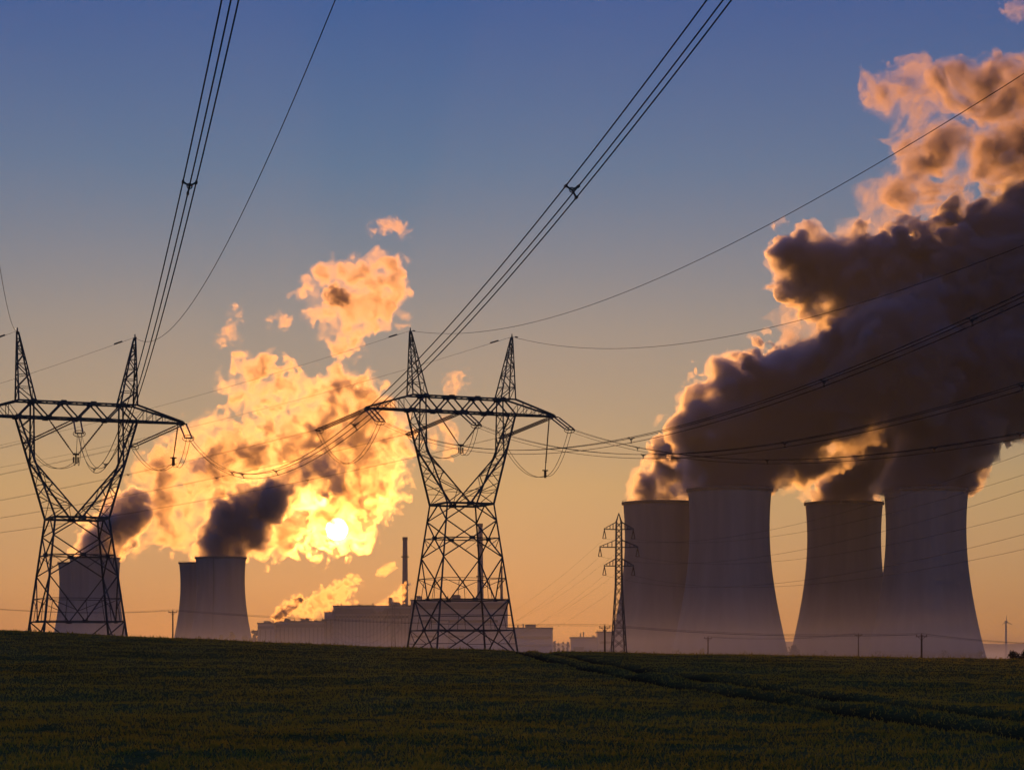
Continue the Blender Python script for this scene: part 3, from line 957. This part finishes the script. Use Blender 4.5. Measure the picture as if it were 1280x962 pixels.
chimney(600.5, 654, 2300, 2.2, 4.4, 'tallest chimney, seen through the right half of the middle pylon')
chimney(627, 707, 2280, 0.9, 2.9, 'slender pointed vent stack behind the right leg of the middle pylon')

# small steam from the hall roofs
# ------------------------------------------------------------------ mast on the horizon
root = empty('wind_turbine', ((1257.5 - 640) / F * 3400, 3400, gz((1257.5 - 640) / F * 3400, 3400)), 'tiny wind turbine standing on the horizon at the right edge', 'wind turbine')
hb = EYE + (HY - 778) / F * 3400 - root.location.z
mb = MB(); mb.bar((0, 0, 0), (0, 0, hb), 3.0, 1.9, n=10); mb.build('tower', M_CONC, root)
mb = MB(); mb.box(-1.4, 1.4, -4, 4, hb, hb + 3); mb.build('nacelle', M_CONC, root)
for k in range(3):
    a = math.radians(92 + 120 * k)
    mb = MB()
    ln = 10
    mb.bar((0, -4.5, hb + 1.5), (math.cos(a) * ln, -4.5, hb + 1.5 + math.sin(a) * ln), 1.2, 0.35)
    mb.build('blade', M_CONC, root)

# ------------------------------------------------------------------ far ridge, trees, bushes
M_LEAF = mat('dark_foliage', (0.045, 0.05, 0.02), 0.9, 0, (0.8, 0.4, (1, 1, 1)))
M_BARK = mat('bark', (0.08, 0.06, 0.045), 0.95)
XR = np.linspace(-5000, 5000, 120)
YR = np.array([5300, 6000, 6800, 8000, 10500, 14000])
HR = np.array([-10, 18, 46, 60, 75, -10])
vv = np.array([(x, y, h + (0.35 * h * gnoise(np.array([[x / 900., y / 2000., 3.3]]))[0] if h > 0 else 0)) for x in XR for y, h in zip(YR, HR)])
I, J = np.meshgrid(np.arange(len(XR) - 1), np.arange(len(YR) - 1), indexing='ij')
b0 = (I * len(YR) + J).ravel()
hl = np_mesh('hills', vv, np.stack([b0, b0 + len(YR), b0 + len(YR) + 1, b0 + 1], 1), M_LEAF)
tag(hl, 'low wooded ridge on the far horizon', kind='structure')

def tree(name, px, y, h, w, label, cat='tree', group=None, seed=0, conif=False, n=900, lift=0.25):
    rng = random.Random(seed)
    x = (px - 640) / F * y
    z0 = gz(x, y) - 0.2 if y < 1000 else PLANT_Z - 0.2
    root = empty(name, (x, y, z0), label, cat, group)
    mb = MB()
    mb.bar((0, 0, 0), (0, 0, h * 0.75), 0.05 * h * 0.5, 0.02 * h * 0.5, n=7)
    limbs = []
    for k in range(7):
        a = rng.uniform(0, 6.28); z = h * rng.uniform(0.25, 0.65); l = w * rng.uniform(0.2, 0.42)
        q = (math.cos(a) * l, math.sin(a) * l, z + h * 0.12)
        mb.bar((0, 0, z), q, 0.02 * h * 0.5, 0.008 * h * 0.5, n=5); limbs.append(q)
    mb.build('trunk', M_BARK, root)
    mb = MB()
    cl = []
    for k in range(16):
        t = rng.uniform(0.0, 1.0)
        z = h * (lift + (1 - lift) * t)
        prof = (1 - t) if conif else math.sqrt(max(0.05, 1 - (2 * t - 0.85) ** 2))
        a = rng.uniform(0, 6.28); rr = w / 2 * prof * rng.uniform(0.2, 0.8)
        cl.append((math.cos(a) * rr, math.sin(a) * rr, z * 0.96, (0.18 if conif else 0.26) * w * (0.6 + 0.5 * prof)))
    s = max(0.12, 0.035 * max(h, w))
    for k in range(n):
        cx, cy, cz, cr = cl[rng.randrange(len(cl))]
        d = Vector((rng.gauss(0, 1), rng.gauss(0, 1), rng.gauss(0, 1))).normalized() * cr * rng.uniform(0.5, 1.05)
        p = Vector((cx, cy, cz)) + d
        u = Vector((rng.gauss(0, 1), rng.gauss(0, 1), rng.gauss(0, 1))).normalized() * s
        v = u.cross(Vector((rng.gauss(0, 1), rng.gauss(0, 1), rng.gauss(0, 1)))).normalized() * s * 0.7
        if p.z < 0.1: continue
        mb.add([p - u, p + v, p + u, p - v], [(0, 1, 2, 3)])
    mb.build('crown', M_LEAF, root)
    return root
def top_h(px, y, topy):
    base = gz((px - 640) / F * y, y) - 0.2 if y < 1000 else PLANT_Z - 0.2
    return EYE + (HY - topy) / F * y - base
tree('bush', 1268, 330, top_h(1268, 330, 812), 2.5, 'dark round bush on the field edge at the far right', 'bush', 'bushes on the field edge', 1, lift=0.02, n=1600)
tree('bush', 1283, 334, top_h(1283, 334, 814), 3.0, 'dark bush cut by the right edge of the photo', 'bush', 'bushes on the field edge', 2, lift=0.02, n=1600)
for k, (px, h, w, wh) in enumerate([(805, 4.5, 9, 'at the left foot of the tower behind the slender pylon'), (846, 4.0, 12, 'below the overlap of the two left near towers'), (930, 4.2, 10, 'under the middle of the tower right of the slender pylon'),
        (1032, 4.6, 9, 'at the left foot of the tower beyond the bright gap'), (1098, 4.2, 11, 'below the overlap of the two rightmost towers'), (1180, 4.5, 10, 'under the rightmost tower, right of the crossarm pole'), (1226, 5.0, 8, 'at the right foot of the rightmost tower')]):
    tree('shrub', px, 1350, top_h(px, 1350, 818 - h), w, 'low hazy shrub ' + wh, 'shrub', 'low shrubs before the near towers', 60 + k, n=420, lift=0.03)
tree('broadleaf_tree', 991, 1480, top_h(991, 1480, 806), 10, 'rounded tree at the bright gap between the two pairs of near towers', 'tree', 'trees around the plant', 3, lift=0.1)
tree('broadleaf_tree', 878, 1480, top_h(878, 1480, 811), 8, 'low hazy tree at the foot of the tower right of the slender pylon', 'tree', 'trees around the plant', 4, lift=0.1)
for k, (px, h, lb) in enumerate([(693, 12.5, 'first conifer right of the flat-roofed building'), (698, 10.5, 'second conifer right of the flat-roofed building'), (704, 12.0, 'third conifer right of the flat-roofed building'), (710, 12.5, 'fourth conifer, touching the long low building')]):
    tree('conifer', px, 1850, h + 8, 6.5, lb, 'tree', 'conifers beside the flat-roofed building', 10 + k, True, n=500, lift=0.08)
for k, (px, h) in enumerate([(249, 31), (259, 29), (277, 31), (290, 36), (306, 34), (317, 40), (322, 36)]):
    tree('slender_tree', px, 2350, h, 8, ['slim misty tree at the left foot of the tower with the ladder line', 'slim misty tree just left of the ladder line', 'slim misty tree just right of the ladder line',
         'slim misty tree between the ladder line and the right edge of its tower', 'slim misty tree near the right foot of the tower with the ladder line', 'slim tree in the gap between the far tower and the hall',
         'slim tree touching the left end of the power hall'][k], 'tree', 'slim trees before the far cooling tower', 30 + k, n=450, lift=0.3)

# ------------------------------------------------------------------ grass blades on the near slope
rng = np.random.RandomState(5)
N = 230000
yb = 17.0 * (232.0 / 17.0) ** (rng.rand(N) ** 1.05)
xb = (rng.rand(N) - 0.5) * yb * (1340.0 / F)
xb += rng.randn(N) * 0.1
tuft = fbm(np.stack([xb * 1.3, yb * 0.9, np.zeros(N)], 1), 3)
keep = (tuft + rng.rand(N) * 0.5 > 0.05) & (rng.rand(N) > 0.97 * np.clip(ruts(xb, yb), 0, 1))
xb, yb, tuft = xb[keep], yb[keep], tuft[keep]
N = len(xb)
zb = ground_z(xb, yb) - 0.02
hb_ = (0.045 + 0.05 * rng.rand(N)) * (1 + 0.9 * np.clip(tuft, -0.4, 0.8))
hb_ = hb_ * np.where((yb > 170) & (rng.rand(N) < 0.25), 1.5 + 2.5 * rng.rand(N) ** 3, 1.0)
wb = 0.010 + 0.00022 * yb
an = rng.rand(N) * 2 * math.pi
lean = hb_ * (0.3 + 0.6 * rng.rand(N))
la = rng.rand(N) * 2 * math.pi
dx, dy = np.cos(an) * wb, np.sin(an) * wb
B = np.stack([np.stack([xb - dx, yb - dy, zb], 1), np.stack([xb + dx, yb + dy, zb], 1),
              np.stack([xb + np.cos(la) * lean, yb + np.sin(la) * lean, zb + hb_], 1)], 1).reshape(-1, 3)
m_grass = mat('grass_blade', (0.25, 0.245, 0.045), 0.9, 0, (0.25, 0.4, (1, 0.5, 1)), spec=0.05)
_g = m_grass.node_tree
_tl = _g.nodes.new('ShaderNodeBsdfTranslucent'); _tl.inputs[0].default_value = (0.25, 0.235, 0.035, 1)
_as = _g.nodes.new('ShaderNodeMixShader'); _as.inputs[0].default_value = 0.5
_g.links.new(_g.nodes['Principled BSDF'].outputs[0], _as.inputs[1]); _g.links.new(_tl.outputs[0], _as.inputs[2])
_g.links.new(_as.outputs[0], _g.nodes['Material Output'].inputs['Surface'])
go = np_mesh('grass', B, np.arange(len(B)).reshape(-1, 3), m_grass)
tag(go, 'short dark grass covering the near slope of the field', kind='stuff')

# ------------------------------------------------------------------ steam
def build_plume(name, D, chains, label, cat='steam plume', group=None, vox=2.0, k=4.0, amp=1.0, wl=0.8, warp=0.35,
                levels=((0.0, 0.02), (8.0, 0.03)), aniso=0.75, col=(1, 1, 1), seed=0, zmin=None, squash=0.85, wisp=0.0, octs=6, het=None, peak=0.0):
    sph = []
    for ch in chains:
        ch = [tuple(c) + (0.0,) * (4 - len(c)) for c in ch]
        pts = [(P(px, py, D + dd), r * (D + dd) / F) for px, py, r, dd in ch]
        if len(pts) == 1:
            sph.append(pts[0])
        for (a, ra), (b, rb) in zip(pts[:-1], pts[1:]):
            n = max(1, int((b - a).length / (0.45 * min(ra, rb))))
            for j in range(n + 1):
                t = j / n
                sph.append((a.lerp(b, t), ra + (rb - ra) * t))
    rm = float(np.median([r for _, r in sph]))
    A = amp * rm
    c = np.array([p for p, _ in sph]); r = np.array([q for _, q in sph])
    pad = A * 1.7 + 3 * vox
    lo = (c - r[:, None]).min(0) - pad
    hi = (c + r[:, None]).max(0) + pad
    if zmin is not None: lo[2] = max(lo[2], zmin - 2 * vox)
    n = np.ceil((hi - lo) / vox).astype(int) + 1
    ax = [lo[i] + vox * np.arange(n[i]) for i in range(3)]
    acc = np.zeros(n, np.float32)
    for cc, rr in zip(c, r):
        R = rr + 6 * k + 1.75 * A
        sl = []
        for i in range(3):
            a = max(0, int((cc[i] - R - lo[i]) / vox)); b = min(n[i], int((cc[i] + R - lo[i]) / vox) + 2)
            sl.append(slice(a, b))
        gxx = ((ax[0][sl[0]] - cc[0]) ** 2)[:, None, None] + (((ax[1][sl[1]] - cc[1]) / squash) ** 2)[None, :, None] + ((ax[2][sl[2]] - cc[2]) ** 2)[None, None, :]
        d = np.sqrt(gxx) - rr
        acc[tuple(sl)] += np.exp(np.clip(-d / k, -30, 60)).astype(np.float32)
    sdf = np.where(acc > 0, -k * np.log(np.maximum(acc, 1e-12)), 1e3).astype(np.float32)
    band = np.abs(sdf) < A * 2.2 + max(l[0] for l in levels) + vox
    if wisp > 0: band = sdf < A * 2.2
    idx = np.argwhere(band)
    p = (idx * vox + lo).astype(np.float32) + seed * 137.0
    base = wl * rm * 1.5
    if warp:
        w = np.stack([gnoise(p / (base * 0.8) + 31 * j) for j in range(3)], 1)
        pw = p + w * warp * base * 0.5
    else:
        pw = p
    nb = fbm(pw / base, octs, 0.64, 2.1, billow=True)
    d = -A * nb
    if wisp > 0:
        d = d + A * wisp * (fbm(pw / (base * 0.45) + 9.0, 4, 0.55) + 0.15)
    d0 = d
    sdf_b = sdf[band].copy()
    sdf[band] += d
    if zmin is not None:
        zc = (zmin - ax[2])[None, None, :]
        sdf = np.maximum(sdf, zc)
    # closed at the border
    for a in range(3):
        s0 = [slice(None)] * 3; s0[a] = 0; sdf[tuple(s0)] = 50
        s0[a] = -1; sdf[tuple(s0)] = 50
    root = None
    for li, lv in enumerate(levels):
        depth, dens = lv[:2]
        fld = sdf
        if len(lv) > 2:                       # cores with lumps of their own
            fld = sdf.copy()
            fld[band] += (lv[2] * fbm(pw / lv[3] + 50.0 + 7 * li, 4, 0.55)).astype(np.float32)
            if zmin is not None: fld = np.maximum(fld, zc)
            for a in range(3):
                s0 = [slice(None)] * 3; s0[a] = 0; fld[tuple(s0)] = 50
                s0[a] = -1; fld[tuple(s0)] = 50
        v, q = surface_nets(fld, -depth, lo, vox)
        if len(q) < 8: continue
        m = volume_mat(name + '_vapour', dens, aniso, col, het=het, peak=peak if li == 0 else 0.0)
        if root is None:
            root = np_mesh(name, v, q, m)
            tag(root, label, cat, group, 'thing')
        else:
            np_mesh('dense_core', v, q, m, root)
    return root

TOPZ = PLANT_Z + TH - 6
GRP = 'steam plumes from the near cooling towers'
STEAM = (0.80, 0.82, 0.88)
SMOKE = (0.95, 0.955, 0.985)
GLOW = (0.74, 0.70, 0.66)
DENS = ((0.0, 0.055), (2.5, 0.30, 13, 32), (8.0, 0.45, 20, 55))
DENS_BIG = ((0.0, 0.045), (4.0, 0.30, 24, 38), (11.0, 0.45, 38, 65))
HETD = (0.030, 0.30, 0.66, (1, 1, 1))
build_plume('steam_plume', 1590, [
    [(912, 622, 52), (914, 605, 53), (923, 580, 62, 10), (938, 552, 72, 15), (955, 525, 76, 15), (990, 510, 72, 10), (1050, 495, 75, 0), (1120, 450, 95, -10)],
    [(885, 530, 48, -10), (930, 475, 32, 0)], [(870, 560, 36), (905, 515, 30)]],
    'dark billowing plume from the tower right of the small pylon', group=GRP, vox=2.5, levels=DENS, het=HETD, col=STEAM, seed=1, zmin=TOPZ)
build_plume('steam_plume', 1720, [
    [(827, 634, 46), (830, 617, 42), (854, 592, 41), (878, 560, 45), (905, 530, 45), (950, 500, 60), (1000, 495, 50)],
    [(806, 622, 16), (835, 590, 22), (855, 555, 24)], [(980, 470, 40), (1020, 460, 40)]],
    'ragged plume blowing off the left rim of the tower behind the small pylon', group=GRP, vox=2.5, levels=DENS, het=HETD, col=STEAM, seed=2, zmin=TOPZ)
build_plume('steam_plume', 1720, [
    [(1055, 640, 46), (1057, 622, 42), (1065, 603, 38), (1078, 580, 36), (1105, 545, 40), (1150, 505, 66), (1230, 460, 90)]],
    'shorter plume from the tower beyond the bright sky gap, under an orange patch', group=GRP, vox=2.5, levels=DENS, het=HETD, col=STEAM, seed=3, zmin=TOPZ)
build_plume('steam_plume', 1595, [
    [(1157, 625, 53), (1159, 607, 55), (1166, 580, 58), (1182, 548, 64), (1205, 505, 72, 5), (1245, 460, 88, 10), (1340, 400, 105, 10)]],
    'thick column of steam filling the mouth of the rightmost tower', group=GRP, vox=2.5, levels=DENS, het=HETD, col=STEAM, seed=4, zmin=TOPZ)
build_plume('steam_cloud', 1640, [
    [(978, 328, 26, 5), (1004, 318, 34, 0), (1012, 352, 38, 10), (1050, 340, 48), (1095, 360, 70), (1150, 385, 88), (1230, 385, 105), (1350, 345, 130)],
    [(1085, 425, 40), (1130, 430, 60)], [(940, 460, 20), (985, 478, 36), (1040, 470, 42)],
    [(1215, 300, 40), (1255, 290, 50), (1300, 270, 60), (1370, 245, 85)], [(1190, 330, 40)]],
    'huge dark steam cloud with orange fringes merged above the four near towers', 'steam cloud', levels=DENS_BIG, het=HETD, col=STEAM, seed=5, vox=2.7, amp=0.95, wl=0.6)
build_plume('steam_cloud', 1640, [[(990, 392, 20), (1003, 412, 26), (1022, 425, 28), (1045, 428, 28), (1065, 445, 20)]], 'orange lit hollow in the left flank of the huge dark cloud', 'steam cloud',
            levels=((0.0, 0.05),), het=HETD, seed=15, amp=1.2, col=GLOW)
build_plume('steam_cloud', 1670, [[(1000, 590, 12), (1022, 572, 22), (1050, 560, 26), (1080, 552, 20)], [(1118, 582, 9), (1135, 566, 12), (1148, 553, 10)]], 'orange lit steam between the plumes of the near towers', 'steam cloud',
            levels=((0.0, 0.035),), het=HETD, seed=16, amp=0.9, col=GLOW)
build_plume('steam_cloud', 1700, [
    [(1112, 118, 36), (1155, 112, 40), (1210, 115, 40), (1270, 118, 48), (1350, 120, 55)],
    [(1145, 160, 40), (1200, 185, 46), (1250, 190, 48), (1330, 180, 60)],
    [(1095, 245, 22), (1130, 235, 32), (1180, 260, 36), (1140, 270, 26)], [(1100, 285, 24), (1150, 310, 34)]],
    'thin ragged steam cloud glowing orange at the top right', 'steam cloud', het=(0.028, 0.40, 0.66, (1, 1, 1)), levels=((0.0, 0.035), (3.0, 0.06, 18, 45), (10.0, 0.18, 32, 46)), col=GLOW, seed=6, amp=0.9, wl=0.75, wisp=0.35)
build_plume('steam_wisp', 1700, [[(1258, 12, 7), (1275, 14, 9), (1300, 12, 12)]], 'small orange wisp in the top right corner of the sky', 'steam wisp',
            levels=((0.0, 0.04), (1.5, 0.06, 5, 14)), het=(0.05, 0.40, 0.72, (1, 1, 1)), seed=7, amp=2.2, wl=0.9, wisp=0.7, vox=1.2, k=3, col=STEAM)

GRP2 = 'steam plumes from the far cooling towers'
ZF = TOPZ
build_plume('steam_plume', 2650, [
    [(276, 698, 31), (277, 684, 32), (288, 668, 35), (307, 648, 38), (330, 632, 34), (342, 620, 26)]],
    'dense dark plume rising from the tower with the ladder line, below the sun', group=GRP2, levels=((0.0, 0.05), (2.0, 0.085, 3, 30), (6.0, 0.12, 4, 30)), het=(0.04, 0.18, 0.62, (1, 1, 1)), col=SMOKE, amp=0.9, seed=8, zmin=ZF)
build_plume('steam_plume', 2650, [
    [(119, 698, 30), (124, 684, 29), (138, 664, 29), (153, 648, 29), (162, 636, 29)]],
    'dark plume drifting right from the tower behind the left pylon legs', group=GRP2, levels=((0.0, 0.05), (2.0, 0.085, 3, 30), (6.0, 0.12, 4, 30)), het=(0.04, 0.18, 0.62, (1, 1, 1)), col=SMOKE, amp=0.9, seed=9, zmin=ZF)
build_plume('steam_puff', 2640, [[(340, 600, 9), (360, 600, 13), (385, 590, 15), (403, 577, 16), (410, 598, 16), (402, 616, 10)]],
    'large dark smoky puff within the glowing cloud above the sun', 'steam puff', levels=((0.0, 0.04), (3.0, 0.15, 8, 25)), het=(0.04, 0.30, 0.68, (1, 1, 1)), col=SMOKE, seed=10, amp=1.6)
build_plume('steam_puff', 2640, [[(240, 582, 8), (252, 578, 9)]], 'small dark puff in the left part of the glowing cloud', 'steam puff', levels=((0.0, 0.05), (2.5, 0.25, 6, 25)), het=(0.04, 0.30, 0.68, (1, 1, 1)), col=SMOKE, seed=14, amp=1.5, vox=1.8)
build_plume('steam_cloud', 2720, [
    [(175, 672, 22), (200, 650, 30), (230, 610, 42), (275, 575, 46), (320, 560, 50), (370, 560, 55), (430, 560, 60), (470, 570, 48)],
    [(255, 545, 26), (285, 555, 30)], [(200, 625, 40), (225, 655, 34), (265, 640, 36)], [(185, 600, 26), (210, 575, 30), (245, 550, 34)], [(165, 660, 24)],
    [(330, 680, 28), (370, 660, 38), (410, 640, 44), (450, 620, 46), (470, 600, 45)],
    [(300, 495, 34), (330, 490, 42), (380, 510, 46), (430, 505, 46), (470, 520, 36), (505, 550, 26)],
    [(303, 448, 20), (315, 470, 30), (345, 475, 30)], [(420, 670, 32), (455, 655, 26)], [(268, 488, 10), (290, 480, 12)], [(335, 650, 30), (360, 620, 34)]],
    'broad glowing yellow steam cloud lit from behind by the sun', 'steam cloud', het=(0.034, 0.36, 0.74, (1, 1, 1)), levels=((0.0, 0.010), (4.0, 0.034, 22, 32), (10.0, 0.15, 34, 46)), aniso=0.76, peak=0.32, col=GLOW, seed=11, vox=2.5, amp=1.0, wl=0.6, wisp=0.95, squash=0.6)
build_plume('steam_cloud', 2720, [
    [(385, 365, 18), (410, 350, 26), (440, 350, 32), (475, 345, 32), (495, 360, 24)], [(400, 385, 24), (440, 390, 34), (480, 385, 26)], [(425, 420, 24), (440, 440, 18)], [(480, 345, 34)]],
    'orange lit cloud with a dark eye floating above the glowing one', 'steam cloud', het=(0.026, 0.38, 0.74, (1, 1, 1)), levels=((0.0, 0.017), (4.0, 0.045, 16, 30), (10.0, 0.14, 26, 40)), aniso=0.76, peak=0.0, col=GLOW, seed=12, amp=0.95, wl=0.7, wisp=0.6, vox=2.2, squash=0.6)
build_plume('steam_puff', 2700, [[(412, 372, 8), (421, 369, 11), (428, 372, 7)]], 'small dark knot of steam inside the upper orange cloud', 'steam puff', levels=((0.0, 0.04), (2.0, 0.22, 5, 16)), het=(0.05, 0.25, 0.66, (1, 1, 1)), col=GLOW, seed=13, amp=1.6, vox=1.8)
for i, (ch, lab) in enumerate([
    ([(462, 286, 5), (478, 283, 9), (495, 283, 8), (511, 289, 5)], 'small detached orange wisp above the floating cloud with a dark eye'),
    ([(272, 425, 9), (287, 421, 10), (292, 400, 6), (296, 385, 6)], 'thin two-part wisp left of the floating cloud'),
    ([(335, 400, 6), (352, 402, 9), (362, 398, 5)], 'faint wisp touching the left of the floating cloud'),
    ([(560, 490, 8), (568, 480, 13), (577, 468, 8)], 'orange wisp just above the crossarm of the middle pylon'),
    ([(540, 535, 14), (560, 545, 18), (552, 565, 12)], 'orange wisp behind the window of the middle pylon'),
    ([(500, 405, 8), (510, 400, 6)], 'tiny wisp right of the floating cloud')]):
    build_plume('steam_wisp', 2720, [ch], lab, 'steam wisp', 'small wisps around the glowing clouds', levels=((0.0, 0.035), (2.0, 0.05, 6, 18)), het=(0.05, 0.42, 0.72, (1, 1, 1)), aniso=0.74, col=GLOW, seed=20 + i, amp=2.0, wl=0.9, wisp=0.9, vox=1.9, k=3)

GRP3 = 'small white steam jets on the hall roofs'
for i, (ch, D_, lab) in enumerate([
    ([[(343, 773, 2), (352, 766, 5), (366, 756, 8), (378, 750, 8)], [(372, 768, 6), (392, 757, 13), (410, 748, 14), (428, 736, 12), (446, 724, 9)], [(395, 766, 7), (410, 758, 7)]], 2195, 'bright steam jet streaming right over the low roof of the power hall'),
    ([[(343, 774, 2), (352, 767, 4), (362, 760, 5), (371, 752, 5), (377, 749, 3)]], 2170, 'dark knotted steam at the root of the jet over the low roof'),
    ([[(469, 762, 2), (478, 758, 4), (486, 752, 4), (492, 747, 4)]], 2190, 'little steam jet on the higher hall near its right end'),
    ([[(496, 753, 3), (500, 744, 6), (504, 735, 6), (509, 732, 5)]], 2190, 'steam jet rising against the tall chimney'),
    ([[(473, 717, 3), (482, 712, 5), (493, 706, 4)]], 2190, 'separate glowing wisp left of the tall chimney'),
    ([[(440, 757, 3), (446, 752, 3)], [(425, 756, 3), (436, 755, 4)]], 2195, 'faint wisp along the roof edge of the higher hall')]):
    build_plume('steam_jet', D_, ch, lab, 'steam jet', GRP3, levels=((0.0, 0.10), (1.0, 0.20, 4, 9)) if 'dark' not in lab else ((0.0, 0.3), (0.8, 1.2, 2, 8)), het=(0.12, 0.36, 0.72, (1, 1, 1)), seed=40 + i, amp=1.8, wl=0.9, vox=0.8, k=1.5, squash=0.8, aniso=0.78, wisp=0.5, col=GLOW)

# ------------------------------------------------------------------ sun ball: glowing and see-through
DS = 24000.0
rad = DS * math.radians(0.275)
mb = MB()
mb.lathe([(rad * math.sin(math.pi * i / 24) + 1e-3, -rad * math.cos(math.pi * i / 24)) for i in range(25)], n=48)
m_sun = bpy.data.materials.new('sun_glow')
m_sun.use_nodes = True
n_ = m_sun.node_tree
n_.nodes.remove(n_.nodes['Principled BSDF'])
em = n_.nodes.new('ShaderNodeEmission'); em.inputs[0].default_value = (1, 0.72, 0.38, 1); em.inputs[1].default_value = 30.0
tr = n_.nodes.new('ShaderNodeBsdfTransparent')
ad_ = n_.nodes.new('ShaderNodeAddShader')
n_.links.new(em.outputs[0], ad_.inputs[0]); n_.links.new(tr.outputs[0], ad_.inputs[1])
n_.links.new(ad_.outputs[0], n_.nodes['Material Output'].inputs['Surface'])
m_sun.cycles.emission_sampling = 'NONE'
so = mb.build('sun', m_sun, None, True)
so.location = Vector((0, 0, EYE)) + sd * DS
tag(so, 'white disc of the low sun shining through the glowing cloud', kind='structure')

# ------------------------------------------------------------------ haze
mb = MB()
mb.box(-4000, 4000, -400, 5200, -30, 700)
hz = mb.build('haze', volume_mat('pale_haze', 0.00004, 0.5, (0.80, 0.92, 1.0)))
tag(hz, 'thin evening haze over the field and the plant', kind='stuff')
mb = MB()
mb.box(-3500, 3500, 420, 5000, -12, 16)
hz2 = mb.build('ground_mist', volume_mat('ground_mist', 0.00040, 0.3, (0.80, 0.93, 1.0)))
tag(hz2, 'low mist lying around the feet of the cooling towers', kind='stuff')
